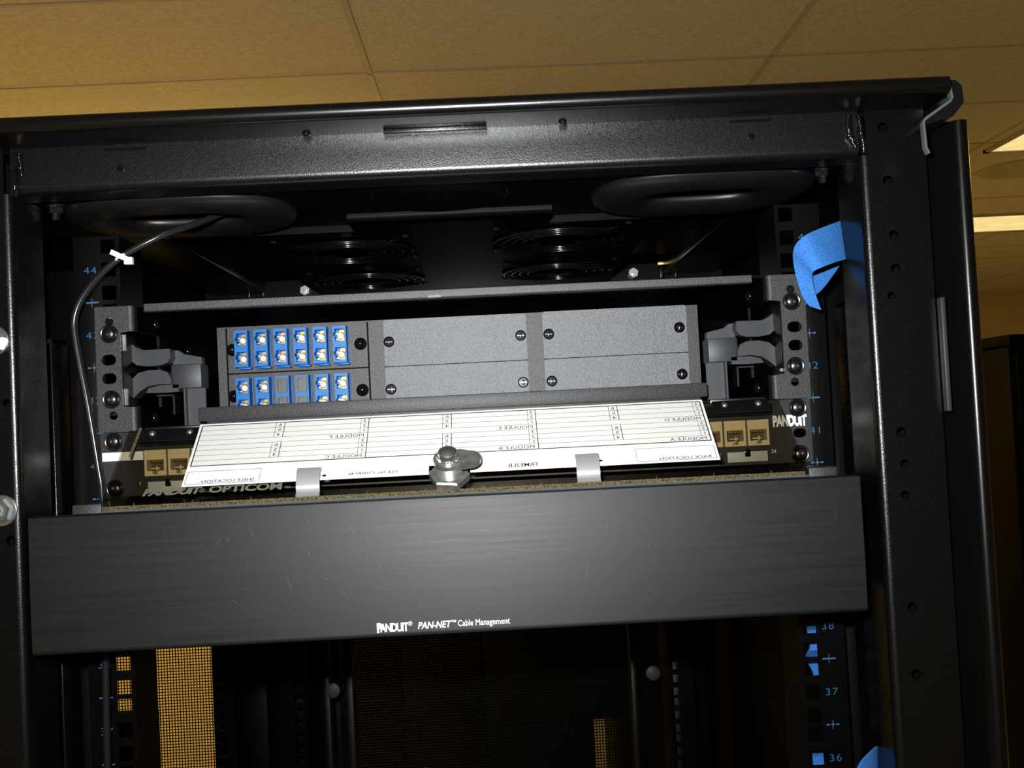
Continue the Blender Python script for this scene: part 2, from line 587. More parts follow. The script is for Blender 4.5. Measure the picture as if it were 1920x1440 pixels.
# lid: rounded front edge, profile in (y, z)
lid = B()
prof = arc(-115, 178, 5, 90, 270, 14) + [(-70, 173), (820, 173), (820, 183)]
extr_x(lid, prof, -300, 299.5)
lid.build('roof_lid', 'lid', cab)
# lid end cap with bent bracket edge at the right
capb = B()
capb.prism([(300, 182), (306, 181.5), (309.5, 178), (310, 168), (303, 160), (287, 156), (287, 159), (303, 171)], -112, -60, lambda p, q, h: (p, h, q))
capb.build('end_cap', 'smooth', cab)
eb = B()
path = [(301, 182.5), (302.6, 171), (301.5, 169), (286, 159), (284.8, 157), (285.4, 142), (287, 138.5)]
def offs(pa, d):
    out = []
    for i in range(len(pa)):
        a, c = pa[max(i - 1, 0)], pa[min(i + 1, len(pa) - 1)]
        tx, tz = c[0] - a[0], c[1] - a[1]
        l = math.hypot(tx, tz)
        out.append((pa[i][0] + tz / l * d, pa[i][1] - tx / l * d))
    return out
eb.prism(offs(path, 0.75) + offs(path, -0.75)[::-1], -113.5, -109.5, lambda p, q, h: (p, h, q))
eb.build('lid_bracket', 'edgegrey', cab)

# front beam with rounded lower edge
beam = B()
extr_x(beam, [(-60, 173), (-85, 173)] + arc(-80, 150.5, 5, 180, 270, 7) + [(-60, 145.5)], -259, 256)
beam.build('front_beam', 'powder', cab)
bb = B().bbox(-33, 29, -93, -85, 170.6, 172.9, 0.3)
tab = bb.build('beam_tab', 'powder', cab)
for x, w in ((-190, 26), (190, 26)):
    B().box(x - w / 2, x + w / 2, -85.6, -84, 169.2, 170.8).build('beam_slot', 'gloss', cab)
for x, z in ((-193, 158.3), (190.4, 160.5)):
    B().lathe([(2.3, 0), (2.3, 0.5), (1.2, 0.6), (1.0, 0.2)], ax_y(x, -85, z), 14).build('beam_hole', 'gloss', cab)
for x in (-79, 75):
    B().lathe([(2.6, 0), (2.4, 1.2), (1.2, 2)], ax_z(x, -92, 173, -1), 12).build('rivet', 'gloss', cab)

# front posts: L profile with rounded inner corner, holes in the face
def post(x_in, x_out, s, holes):
    b = B()
    r = 4.5
    # face plate
    face = rect(min(x_in + s * r, x_out), max(x_in + s * r, x_out), FL + 20, 173)
    b.prism([face] + [circ(hx, hz, hr) for hx, hz, hr in holes], -83, -85, lambda p, q, h: (p, h, q))
    # rounded corner and inner return
    cx, cy = x_in + s * r, -85 + r
    a0 = 270 if s > 0 else 270
    outer = [(cx + r * cos(radians(t)) * 1, cy + r * sin(radians(t))) for t in ([270 - 90 * i / 6 for i in range(7)] if s > 0 else [270 + 90 * i / 6 for i in range(7)])]
    ri = r - 2
    inner = [(cx + ri * cos(radians(t)), cy + ri * sin(radians(t))) for t in ([270 - 90 * i / 6 for i in range(7)] if s > 0 else [270 + 90 * i / 6 for i in range(7)])]
    extr_z(b, outer + [(x_in, -42), (x_in + s * 2, -42)] + inner[::-1], FL + 20, 146 if True else 173)
    # back of the post, closed so holes read black
    b.box(min(x_in + s * 2, x_out), max(x_in + s * 2, x_out), -60, -58, FL + 20, 173)
    return b
RH = [(271.4, 162.4, 3.3), (272.3, 129.7, 3), (274, 95.8, 3), (273.8, 75.5, 3), (270.2, 59, 2.4),
      (271, -24.2, 3), (271.9, -43.3, 2.6), (271, -62.3, 2.6), (271, -130, 3), (271, -170, 3)]
post(256, 297, 1, RH).build('front_post', 'cabinet', cab)
lp = post(-259, -300, -1, [(-266, -62, 3), (-266, 20, 2.4), (-272, 130, 3)]).build('front_post', 'cabinet', cab)
for HX, z in ((-272.3, 57.7), (-270.5, -43.8)):
    b = B()
    b.lathe([(9.2, 0), (9.2, 1.2), (8.6, 1.6)], ax_y(HX, -85, z), 20)
    b.lathe([(7.2, 1.6), (7.2, 6.4), (6.2, 7.2), (3.8, 7.2), (3.8, 10), (3.2, 10.6)], ax_y(HX, -85, z), 6, 0.2)
    b.build('hex_bolt', 'steel', cab, 25)
# weld seams where beam meets posts
def blob(b, pts, r):
    b.tube(spline(pts, 5), r, 8)
w = B()
blob(w, [(250.5, -85.5, 170), (249.5, -86.5, 163), (251, -86.5, 156), (253.5, -86, 151)], 2.4)
blob(w, [(256.5, -86, 170), (256.8, -87, 162), (257.5, -86.8, 156), (258.5, -86.2, 151), (259, -85.5, 147)], 1.8)
w.build('weld', 'weld', cab, 60)
w = B()
blob(w, [(-253, -86, 170), (-252.4, -86.6, 163), (-252, -86.2, 156)], 2.0)
blob(w, [(-257, -86, 161), (-256, -87.5, 154), (-255.5, -88, 149), (-257.5, -86.2, 145)], 3.2)
w.build('weld', 'weld', cab, 60)

# right side panel with rounded front edge, and the narrow strip beside the post
sp = B()
prof = [(300, -60)] + arc(319, -83, 5, 214, 360, 12) + [(324, 815), (320, 815), (320, -60)]
extr_z(sp, prof, FL + 30, 164.5)
sp.build('side_panel', 'lid', cab)
B().bbox(297.2, 300.2, -92, -86, -13, 56, 0.8).build('strike_plate', 'strike', cab)
B().box(297, 322, -70, 812, 164.5, 168).build('light_leak_strip', 'inner', cab)  # added closure that stops light leaking in beside the lid
# inner cladding of the right side
B().box(297, 299.5, -55, 800, FL + 30, 145).build('side_lining', 'void', cab)

# roof: front plate with grommet openings, fan tray, side beams, rear beam, top skin
def oval(cx, cy, a, b_, z, n=44, e=2.7):
    out = []
    for i in range(n):
        t = 2 * pi * i / n
        c, s = cos(t), sin(t)
        out.append((cx + a * math.copysign(abs(c) ** (2 / e), c), cy + b_ * math.copysign(abs(s) ** (2 / e), s), z))
    return out
fp = B()
loops = [[(-297, -60), (297, -60), (297, 82), (76, 82), (76, 41), (-76, 41), (-76, 82), (-297, 82)]]
for gx in (-183, 178):
    loops.append([(p[0], p[1]) for p in oval(gx, 12, 56, 40, 0)])
fp.prism(loops, 150, 152, lambda p, q, h: (p, q, h))
fp.build('roof_front_plate', 'roof', cab)
B().ring([(-4 + 46 * cos(2 * pi * i / 36), -18 + 46 * sin(2 * pi * i / 36), 150) for i in range(36)],
         [(2.5 * cos(2 * pi * k / 8), 2.0 * sin(2 * pi * k / 8)) for k in range(8)]).build('opening_rim', 'wire', cab)
b = B().lathe([(44, 0), (44, 3), (40, 4), (30, 2)], ax_z(-4, -18, 150, -1), 32)
b.build('opening_blackout', 'roof', cab)  # disc added to hide the lit fan tray behind the opening
B().box(-297, 297, -84, 800, 170.5, 172.5).build('roof_skin', 'void', cab)
for gx in (-183, 178):
    b = B()
    sec = []
    for k in range(16):
        a = 2 * pi * k / 16
        sec.append((20 * cos(a), -1 + 8 * sin(a)))
    b.ring(oval(gx, 12, 57, 43, 150), sec)
    b.prism([(p[0], p[1]) for p in oval(gx, 12, 42, 30, 0, 30)], 158, 159, lambda p, q, h: (p, q, h))
    g = b.build('cable_grommet', 'rubber', cab, 60)
    for dx in (-28, 27):
        B().bbox(gx + dx - 9, gx + dx + 9, 56, 64, 141.2, 146, 0.8).build('grommet_notch', 'gloss', g)
for x, y in ((-253, -34), (247, -40)):
    b = B()
    b.lathe([(6, 0), (6, 1.5), (5.6, 2)], ax_z(x, y, 150, -1), 16)
    b.lathe([(4.6, 2), (4.6, 6), (4, 6.6), (2.4, 6.6), (2.4, 10.5), (2, 11)], ax_z(x, y, 150, -1), 6)
    b.build('hex_bolt', 'blacksteel', cab, 25)

ft = B()
loops = [[(-75, 50), (75, 50), (75, 86), (160, 86), (160, 452), (-160, 452), (-160, 86), (-75, 86)]]
FANS = [(-90, 165), (86, 152), (-93, 345), (96, 340)]
for x, y in FANS:
    loops.append(circ(x, y, 56, 32))
ft.prism(loops, 145, 147, lambda p, q, h: (p, q, h))
extr_x(ft, [(62, 145)] + arc(50, 149, 4, 270, 180, 8) + [(46, 168), (48, 168)] + arc(50, 149, 2, 180, 270, 4) + [(62, 147)], -75, 75)
ft.box(-160, -158, 86, 452, 147, 168).box(158, 160, 86, 452, 147, 168)
ft.box(-160, -75, 85, 87, 145, 168).box(75, 160, 85, 87, 145, 168)
tray = ft.build('fan_tray', 'roof', cab)
for x, y in FANS:
    b = B()
    for r in (54, 46, 38, 30):
        b.tube([(x + r * cos(2 * pi * i / 36), y + r * sin(2 * pi * i / 36), 142) for i in range(36)], 1.0, 6, True)
    for a in (0.78, 2.35, 3.93, 5.5):
        b.tube([(x + 22 * cos(a), y + 22 * sin(a), 143.3), (x + 64 * cos(a), y + 64 * sin(a), 143.3)], 1.0, 6)
    b.build('fan_guard', 'wire', tray, 60)
    b = B()
    b.lathe([(24, 0), (23, 1.5), (8, 1.8)], ax_z(x, y, 150, -1), 24)
    for k in range(7):
        a = 2 * pi * k / 7
        def bl(p, q, h, a=a):
            return (x + p * cos(a) - q * sin(a), y + p * sin(a) + q * cos(a), 153 + h + q * 0.5)
        b.prism([(22, -7), (52, -13), (53, 9), (23, 8)], 0, 1.2, bl)
    b.build('fan_rotor', 'void', tray, 50)
    for dx, dy in ((-52, 52), (52, 52), (-52, -52), (52, -52)):
        B().lathe([(3.2, 0), (2.6, 1.4), (1, 2)], ax_z(x + dx, y + dy, 145, -1), 10).build('fan_screw', 'blacksteel', tray)
for s in (-1, 1):
    b = B()
    b.bbox(*sorted((s * 222, s * 280)), 82, 520, 150, 170, 1.5)
    b.build('side_beam', 'inner', cab)
rb = B()
rb.bbox(-290, 290, 462, 500, 100, 164, 1.5)
rbo = rb.build('rear_beam', 'smooth', cab)
for x, z in ((-178, 151), (189, 153.3)):
    b = B()
    b.lathe([(6.6, 0), (6.6, 4), (5.6, 5), (2.6, 5), (2.6, 8)], ax_y(x, 462, z), 6, 0.4)
    b.build('hex_bolt', 'steel', cab, 25)
for x0, x1 in ((-245, -222), (216, 240)):
    b = B().bbox(x0, x1, 452, 461.8, 160, 163.6, 0.5)
    b.build('clip_and_gap_light', 'gap_gold', cab)  # gold bar painted in place of the light through a roof gap
    b = B().bbox(x0 + 2, x0 + 7, 454, 461.8, 145, 160, 0.5).lathe([(4, 0), (4, 5), (2, 6)], ax_y(x0 + 13, 462, 153), 12)
    b.bbox(x1 - 5, x1 - 1, 456, 461.8, 146, 160, 0.5)
    b.build('latch', 'inner', cab)

# mounting rails with square holes and printed unit numbers
def perforated(b, x0, x1, cx, zlo, zhi, y):
    """flat strip with a column of square holes, three per rack unit"""
    b.box(x0, cx - 4.9, y, y + 2, zlo, zhi).box(cx + 4.9, x1, y, y + 2, zlo, zhi)
    zs = []
    n = int(math.floor(zlo / U)) - 1
    while n * U < zhi:
        zs += [n * U + o for o in (6.35, 22.225, 38.1) if zlo + 8 < n * U + o < zhi - 5]
        n += 1
    lo = zlo
    for z in zs:
        b.box(cx - 4.9, cx + 4.9, y, y + 2, lo, z - 4.9)
        lo = z + 4.9
    b.box(cx - 4.9, cx + 4.9, y, y + 2, lo, zhi)

def rail(s, y, zlo, zhi, name='mounting_rail'):
    """s=-1 left, +1 right; flange in the XZ plane at y (front face), returns behind it"""
    b = B()
    x0, x1 = sorted((s * 224.8, s * 256))
    perforated(b, x0, x1, s * 232.5, zlo, zhi, y)
    b.box(*sorted((s * 224.8, s * 226.3)), y + 2, y + 46, zlo, zhi)
    b.box(*sorted((s * 254, s * 256)), y + 2, y + 34, zlo, zhi)
    return b.build(name, 'inner', cab)
RAILTOP = 134.0
for s in (-1, 1):
    r = rail(s, 0, ZLO, RAILTOP)
    b = B()
    for n in range(30, 45):
        zc = (n - 42) * U + U / 2
        wtx = str(n)
        put_text(b, wtx, 7.0, lambda x, y: (s * 244.9 + x, -0.06, zc - 2.5 + y), align='CENTER', sx=1.2, space=1.15, bold=-0.09)
        zb = (n - 42) * U
        if n % 2 == 0:
            b.box(s * 244.5 - 4.5, s * 244.5 + 4.5, -0.06, 0, zb - 0.5, zb + 0.5)
        else:
            for k in (-1, 0, 1):
                b.box(s * 244.5 + k * 3.2 - 1.1, s * 244.5 + k * 3.2 + 1.1, -0.06, 0, zb - 0.5, zb + 0.5)
    b.build('rail_marking', 'railblue', r, recalc=False)
    b = B()
    for n in range(30, 45):
        zb = (n - 42) * U
        b.box(s * 244.5 - 0.18, s * 244.5 + 0.18, -0.08, 0, zb - 3.2, zb + 3.2)
    tag(b.build('rail_tick', 'edgegrey', r, recalc=False), kind='stuff')
    rail(s, 600, FL + 60, RAILTOP, 'rear_mounting_rail')
    # inner side bracket with cable channel
    b = B()
    sx = lambda a, c: sorted((s * a, s * c))
    b.prism([[(y, z) for y, z in rect(-30, 40, FL + 30, 120)], rect(-14, -2, 84, 92), rect(-14, -2, 20, 28), rect(-14, -2, -150, -142), circ(20, 104, 3.2)],
            292, 294, lambda p, q, h: (s * h, p, q))
    b.bbox(*sx(266, 292), 38, 70, FL + 30, 118, 1.5)
    b.build('side_bracket', 'inner', cab)
    b = B()
    xo = 273 if s > 0 else 274
    xi = xo - 10 if s < 0 else xo - 8
    b.bbox(*sx(xi, xi + 1.4), -22, 6, ZLO, 64, 0.5).bbox(*sx(xo, xo + 1.4), -26, 6, ZLO, 64, 0.5).box(*sx(xi + 1, xo + 1), 4, 6, ZLO, 64)
    b.bbox(*sx(xi, xo + 1), -20, 4, 60.5, 64, 0.4)
    b.build('cable_channel', 'cabinet', cab)
    b = B().lathe([(5, 0), (5, 1), (3.4, 2.2), (1.5, 2.6)], ax_y(s * 262, 38, -205), 16)
    b.build('rivet', 'blacksteel', cab)

# rear posts and rear mesh door
for s in (-1, 1):
    b = B()
    b.bbox(*sorted((s * 240, s * 300)), 745, 782, FL + 20, 170, 2)
    b.build('rear_post', 'inner', cab)

def mesh_door(parent, x0, x1, z0, z1, y, m='inner'):
    pitch, bar = 4.05, 1.25
    b = B()
    n = int((x1 - x0) / pitch)
    for i in range(n + 1):
        x = x0 + i * pitch
        b.box(x - bar / 2, x + bar / 2, y, y + 0.9, z0, z1)
    k = int((z1 - z0) / pitch)
    for i in range(k + 1):
        z = z0 + i * pitch
        b.box(x0, x1, y + 0.05, y + 0.85, z - bar / 2, z + bar / 2)
    d = B()
    d.bbox(x0 - 34, x0, y - 8, y + 18, FL + 30, 165, 2).bbox(x1, x1 + 34, y - 8, y + 18, FL + 30, 165, 2)
    d.box(x0, x1, y - 8, y + 18, z1, 165).box(x0, x1, y - 8, y + 18, FL + 30, z0)
    do = d.build('rear_door', m, parent)
    mo = b.build('door_mesh', m, do, recalc=False)
    tag(mo, kind='stuff')
    return do
rd = mesh_door(cab, -208, 250, -900, 120, 792)
b = B().lathe([(9, 0), (9, 3), (7, 4)], ax_y(-189, 600, -325), 18)
b.build('knob', 'strike', cab)
b = B().lathe([(9, 0), (9, 3), (7, 4)], ax_y(206, 600, -325), 18)
b.build('knob', 'strike', cab)
b = B()
for x0, x1 in ((-205, -195), (-178, -166), (180, 188), (232, 246)):
    b.bbox(x0, x1, 612, 640, FL + 60, -240, 1)
b.build('cable_post', 'inner', cab)
B().box(-300, 300, -80, 800, FL, FL + 22).build('plinth', 'inner', cab)

# neighbouring cabinet bayed at the left (seen only past our rails)
nb = thing('neighbour_cabinet', (-612, 340, FL), 'dark neighbouring cabinet at left, bright mesh door seen past the rail', 'rack cabinet')
mesh_door(nb, -560, -386, -900, -148, 792)  # upper part left solid to block the bright wall behind
B().box(-910, -596, 792, 800, FL + 30, 170).box(-352, -304, 792, 800, FL + 30, 170).build('rear_light_block', 'inner', nb)  # added plates that keep room light out of the rear
b = B()
b.bbox(-910, -880, -84, -40, FL + 20, 170, 2).bbox(-910, -880, 745, 790, FL + 20, 170, 2).bbox(-345, -302, 745, 790, FL + 20, 170, 2)
b.build('frame_post', 'inner', nb)
b = B()
perforated(b, -336, -310, -326, -1250, 134, 600)
b.build('rear_mounting_rail', 'inner', nb)
B().box(-915, -302, -85, 800, 172, 182).build('roof_lid', 'void', nb)
B().box(-912, -305, -86, -84, FL + 20, 172).build('front_light_block', 'void', nb)  # unseen sheet added to keep room light out of the front
B().box(-912, -910, -85, 800, FL + 20, 172).build('side_panel', 'inner', nb)
B().bbox(-412, -360, 420, 470, FL + 30, -303, 2).build('cable_duct', 'void', nb)
B().box(-910, -302, -80, 800, FL, FL + 20).build('plinth', 'inner', nb)

# ================================================================== FIBRE ENCLOSURE (2 U)
enc = thing('fibre_enclosure', (0, 150, 0), 'black two unit fibre enclosure with its smoked door folded down', 'fibre enclosure')
b = B()
b.box(-214, 214, -1, 330, 84, 86)            # top
b.box(-214, 214, 8, 330, 0, 1.5)             # bottom
for x0 in (-216, 214):
    b.prism([(-1, 0), (330, 0), (330, 86), (-1, 86), (-1, 68), (46, 68), (46, 17), (-1, 17)], x0, x0 + 2, lambda p, q, h: (h, p, q))
b.box(-214, 214, 328, 330, 1.5, 84)
b.build('body', 'inner', enc)
b = B()
extr_x(b, [(-1, 86), (-3, 86)] + arc(-2, 81.6, 1.1, 180, 270, 3) + [(3, 80.5), (3, 82), (-1, 82)], -208.5, 206)
b.build('top_lip', 'frame', enc)
B().box(-16, -7, -3.3, -3, 81, 82.6).build('lip_mark', 'edgegrey', enc)

screw_b = B()
screw_b.lathe([(6.2, 0), (6.2, 0.8), (5.6, 1.2), (5.2, 1.1), (4.9, 1.0), (4.5, 2.2), (3.4, 3.2), (1.8, 3.7), (0.4, 3.8)], ax_y(0, 0, 0), 24)
screw_me = screw_b.mesh('screw', 'blacksteel', angle=25)
cross_b = B().box(-1.7, 1.7, -4.1, -3.4, -0.45, 0.45).box(-0.45, 0.45, -4.12, -3.4, -1.7, 1.7)
cross_me = cross_b.mesh('screw_recess', 'steel')
def screw(parent, x, y, z):
    o = inst('screw', screw_me, parent, (x, y, z))
    return o

for s in (-1, 1):
    b = B()
    sh = -0.8 if s > 0 else 0      # right ear sits slightly inboard in the photograph
    def X(a): return s * a
    outl = [(X(242), 0), (X(219), 0), (X(219), 16.5), (X(225), 17.5), (X(225), 67), (X(219), 68), (X(219), 85.2), (X(242), 85.2)]
    holes = [circ(X(232.3), 75, 2.9), slot(X(233.5), 49, 10, 7.4), slot(X(233.5), 36.4, 10, 7.4), circ(X(231.6), 11.3, 2.9)]
    b.prism([outl] + holes, 0, 2, at_xz(-1))
    # rounded bend into the side wall
    for z0, z1 in ((0, 16.5), (68, 85.2)):
        pr = [(X(219), -3)] + [(X(219 - 3 * sin(radians(t))), -0.0 - 3 * cos(radians(t))) for t in (15, 30, 45, 60, 75, 90)] + [(X(216), 20), (X(217), 20), (X(217.5), 0), (X(219), -1)]
        extr_z(b, pr, z0, z1)
    ear = b.build('mounting_ear', 'frame', enc, 30)
    for z in (1.5 * U, 0.5 * U):
        screw(ear, s * 232.5, -3, z)
    # plated edge of the side wall showing in the cut-out
    if s < 0:
        for z0, z1 in ((55, 66), (18, 29)):
            B().box(X(224.6), X(222.4), -0.6, 1.5, z0, z1).build('nut_clip', 'zinc', enc)
    else:
        B().box(X(222.6), X(224.6), -0.6, 1.5, 19, 21).build('nut_clip', 'zinc', enc)
    # cable clips (two curved jaws, block and leg)
    d = 0 if s < 0 else 1.5
    y0, y1 = 18, 32
    up = [(229.1, 65.1), (226.3, 61.1), (222.6, 58.2), (217.7, 56.3), (199.8, 56.5), (199.5, 50.4), (201.8, 46.7), (206.2, 45.3), (214.9, 44.9), (223, 46.1), (227.8, 50.2), (230, 54.7), (230.4, 60.7)]
    lo = [(230.1, 22.9), (229.6, 29.5), (227.2, 35.9), (222.1, 40.6), (215, 42.2), (206.3, 42), (202, 40.2), (199.8, 35.7), (199.6, 31.8), (208.3, 32.2), (216, 31), (221.6, 27.4), (227.2, 22.2)]
    q = -14.0   # jaws reach in front of the side wall edge
    def jaw(pts):
        bb = B()
        bb.prism([(s * (p - 1.2), z) for p, z in pts], y0 - 0, y1, lambda p, z, h: (p, h, z))
        return bb
    inner = jaw(up).build('cable_clip', 'plastic', enc)
    jaw(lo).build('cable_clip', 'plastic', enc)
    bb = B().bbox(*sorted((s * 179, s * 200)), 24, 44, 28.5, 45.6, 0.8)
    bb.prism([(s * 179.5, 45.6), (s * 200, 45.6), (s * 200, 56), (s * 196, 56), (s * 192, 53), (s * 180, 50.5)], 30, 38, lambda p, z, h: (p, h, z))
    bb.build('clip_block', 'plastic', enc)
    bb = B().box(*sorted((s * 177.5, s * 191)), 28, 30, 2, 28.5)
    bb.box(*sorted((s * 190, s * 191.2)), 22, 60, 2, 28.5)
    bb.prism([(s * 218, 26.7), (s * 216, 29.9), (s * 208.3, 31.7), (s * 195, 31.6), (s * 195, 26.6), (s * 205, 26.2)], 24, 36, lambda p, z, h: (p, h, z))
    bb.build('clip_leg', 'plastic', enc)
    bb = B().box(*sorted((s * 199.3, s * 200.6)), 28, 42, 10.8, 24.8).box(*sorted((s * 200, s * 212)), 28, 42, 24, 25)
    bb.build('clip_guide', 'smooth', enc)
    for yy, zz in ((40, 76), (30, 9), (120, 62)):
        bb = B()
        bb.lathe([(4.2, 0), (3.8, 1.6), (2, 2.6), (0.5, 2.8)], lambda p, qq, h, yy=yy, zz=zz: (s * (214 - h), yy + p, zz + qq), 14)
        bb.build('rivet', 'gloss', enc, 50)
    # hinge hardware
    B().bbox(*sorted((s * 172, s * 210)), -6, 3, -1.5, 2.2, 0.5).build('hinge', 'smooth', enc)

# sliding tray with front lip, and the frame that holds the adapter panels
b = B()
b.bbox(-176.6, 172.6, 3.5, 6, 4.2, 14, 0.8)
b.box(-170, 168, 6, 150, 3, 5)
b.bbox(-170.5, 167, 1.5, 5, -0.5, 4.4, 0.6)
b.build('tray', 'frame', enc)
b = B()
b.prism([rect(-177.5, 181.5, 2, 73.5)], 0, 2, at_xz(60))
b.box(-177.5, -175.5, 58, 150, 5, 73.5).box(179.5, 181.5, 58, 150, 5, 73.5)
b.build('adapter_frame', 'frame', enc)

for x0, x1, z0, z1 in ((-168.2, -65.4, 38.5, 39.5), (-53.2, 52, 38.4, 39), (64.2, 171, 38.4, 39), (-169.2, -168, 4, 72.6), (-65.6, -64.4, 4, 72.6)):  # black strips stand in for the shade in the panel gaps
    B().box(x0, x1, 57.6, 58.2, z0, z1).build('seam_shade', 'void', enc)

# ---- fold-down door: local frame (u across, v from hinge to front edge, n off the inner face)
DL = 76.2
DV = Vector((0, -60 / DL, -47 / DL))
DN = Vector((0, -47 / DL, 60 / DL))
DO = Vector((0, -5, 0))
def door_pt(u, v, n):
    p = DO + DV * v + DN * n
    return (u, p.y, p.z)
def dbox(b, u0, u1, v0, v1, n0, n1, r=0):
    if r:
        b.bbox(u0, u1, v0, v1, n0, n1, r, 2, fn=door_pt)
    else:
        b.box(u0, u1, v0, v1, n0, n1, fn=door_pt)
    return b
door = dbox(B(), -221, 219, -1, 75.5, -3, 0).build('door', 'acrylic', enc)
b = B()
dbox(b, -219, 217, 75.5, 76.6, -3.6, 0.7)
b.build('door_edge', 'dust', door)
b = B()
dbox(b, -221, 219, 76.5, 77.5, -3.4, -1.6)
b.build('edge_trim', 'zinc' if False else 'edgegrey', door)
dbox(B(), -214, -212.6, -2, 28, 0, 1.4).build('edge_strip', 'dust', door)  # tan strip for dust and for the side edge's reflection
for u0, u1 in ((-212, -172), (173, 211)):
    h = dbox(B(), u0, u1, -2, 13, 0, 1.2, 0.4).build('hinge_plate', 'smooth', door)
    for u in (u0 + 8, u1 - 7):
        b = B()
        b.lathe([(2.4, 1.2), (2.1, 2.2), (1.2, 2.8), (0.3, 3)], lambda p, q, hh, u=u: door_pt(u + p, 5 + q, hh), 14)
        b.build('rivet', 'steel', door, 60)
b = B()
put_text(b, 'PANDUIT', 9.8, lambda x, y: door_pt(-198.5 + x, 62.6 - y * 0.9, -3.3), bold=0.45, shear=0.15, space=0.9, sx=0.92)
put_text(b, '\u00ae', 5, lambda x, y: door_pt(-163 + x, 62 - y, -3.3))
put_text(b, 'OPTICOM', 9.8, lambda x, y: door_pt(-157.0 + x, 62.6 - y * 0.9, -3.3), bold=0.35, space=1.0, sx=1.05)
put_text(b, '\u2122', 5, lambda x, y: door_pt(-110 + x, 63.5 - y, -3.3))
b.build('printed_name', 'greyprint', door, recalc=False)
# bevelled ridge line below the card, small ticks along the front edge
b = B()
for k in range(12):
    u = -200 + k * 36
    dbox(b, u, u + 0.4, 73, 75, 0, 0.5)
tag(b.build('edge_ticks', 'edgegrey', door), kind='stuff')
# spring clips over the card
for u0 in (-100, 74.8):
    b = B()
    pr = [(75, 0.2), (70.5, 0.2), (69.6, 2.6), (68.6, 3.4), (66, 5.2), (61, 7.2), (57.5, 7), (55.6, 5.2), (55, 3.4)]
    pr2 = [(75, 1.4), (71.4, 1.4), (70.6, 3.6), (69.2, 4.6), (66.6, 6.3), (61.2, 8.4), (56.9, 8.2), (54.5, 5.8), (53.8, 3.4)]
    b.prism(pr + pr2[::-1], u0, u0 + 14.6, lambda p, q, h: door_pt(h, p, q))
    b.build('spring_clip', 'clip_and_gap_light', door, 40)
# cam latch
LU, LV = -4.8, 65.0
def lax(p, q, h):
    return door_pt(LU + p, LV + q, h)
b = B().lathe([(12.9, 0.2), (12.9, 0.4), (13.0, 1.0), (13.0, 4.8), (12.0, 5.8), (9, 5.8)], lax, 6, 0.13)
b.build('latch_nut', 'zinc', door, 25)
b = B()
pr = [(8.6, 5.4)]
for k in range(6):
    pr += [(8.8, 5.9 + k * 1.35), (8.0, 6.6 + k * 1.35)]
pr.append((8.0, 14.2))
b.lathe(pr, lax, 24)
b.build('latch_barrel', 'zinc', door, 20)
b = B()
outl = arc(0, 0, 9.2, 60, 240, 14) + [(8, -8.2), (13.5, -6.5)] + arc(13.5, 0.6, 7.2, -70, 70, 8) + [(9, 8.5)]
b.prism(outl, 14.2, 17, lax)
b.build('latch_cam', 'zinc', door, 25)
b = B()
b.lathe([(7.0, 17), (7.0, 18), (6.4, 18.4)], lax, 24)
for k in range(14):
    a = 2 * pi * k / 14
    b.add([lax(*p) for p in [(6.6 * cos(a), 6.6 * sin(a), 18.2), (7.4 * cos(a + .1), 7.4 * sin(a + .1), 18.2), (7.4 * cos(a + .3), 7.4 * sin(a + .3), 19.6), (6.4 * cos(a + .2), 6.4 * sin(a + .2), 19.4)]], [(0, 1, 2, 3)])
b.build('lock_washer', 'steel', door, 20)
b = B().lathe([(6.2, 18.4), (6.2, 21), (5.8, 22.2), (4.4, 23.2), (2.4, 23.8), (0.5, 24)], lax, 24)
b.build('latch_screw', 'steel', door, 30)

# ---- label card lying on the door
card = thing('label_card', (-3, -28, -20), 'white printed label card clipped to the folded-down smoked door', 'label card')
CU0, CU1, CV0, CV1 = -172.6, 166.4, -0.5, 62.3
cn = 2.6
outl = [(CU0, CV0), (CU1, CV0), (CU1, CV1)] + [(8.3, CV1), (8.3, 54), (-17.8, 54), (-17.8, CV1)] + [(CU0, CV1)]
holes = [rect(89.8, 92.2, 56.2, 58.6), rect(-84.9, -82.5, 57.2, 59.6)]
B().prism([outl] + holes, cn - 0.5, cn, door_pt).build('card_sheet', 'card', card)
TU0, TU1, TV0, TV1 = -170.6, 164.4, 1.6, 43.2
dbox(B(), TU0, TU1, TV0, TV1, cn, cn + 0.05).build('table_tint', 'cardcream', card, recalc=True)
ink = B()
def line(u0, u1, v0, v1):
    dbox(ink, min(u0, u1), max(u0, u1), min(v0, v1), max(v0, v1), cn + 0.05, cn + 0.12)
def hl(v, u0=TU0, u1=TU1, t=0.28): line(u0, u1, v - t / 2, v + t / 2)
def vl(u, v0, v1, t=0.28): line(u - t / 2, u + t / 2, v0, v1)
rowh = (TV1 - TV0) / 8
for k in range(9):
    hl(TV0 + k * rowh, t=0.75 if k in (0, 8) else 0.22)
colw = (TU1 - TU0) / 3
def rtext(s, size, u, v, **kw):
    """text reading upside-down in the photo: origin at (u, v)"""
    put_text(ink, s, size, lambda x, y: door_pt(u - x, v - y, cn + 0.13), **kw)
names = [('MODULE A', 'MODULE D'), ('MODULE B', 'MODULE E'), ('MODULE C', 'MODULE F')]
for k in range(4):
    vl(TU1 - k * colw, TV0, TV1, 0.75 if k in (0, 3) else 0.5)
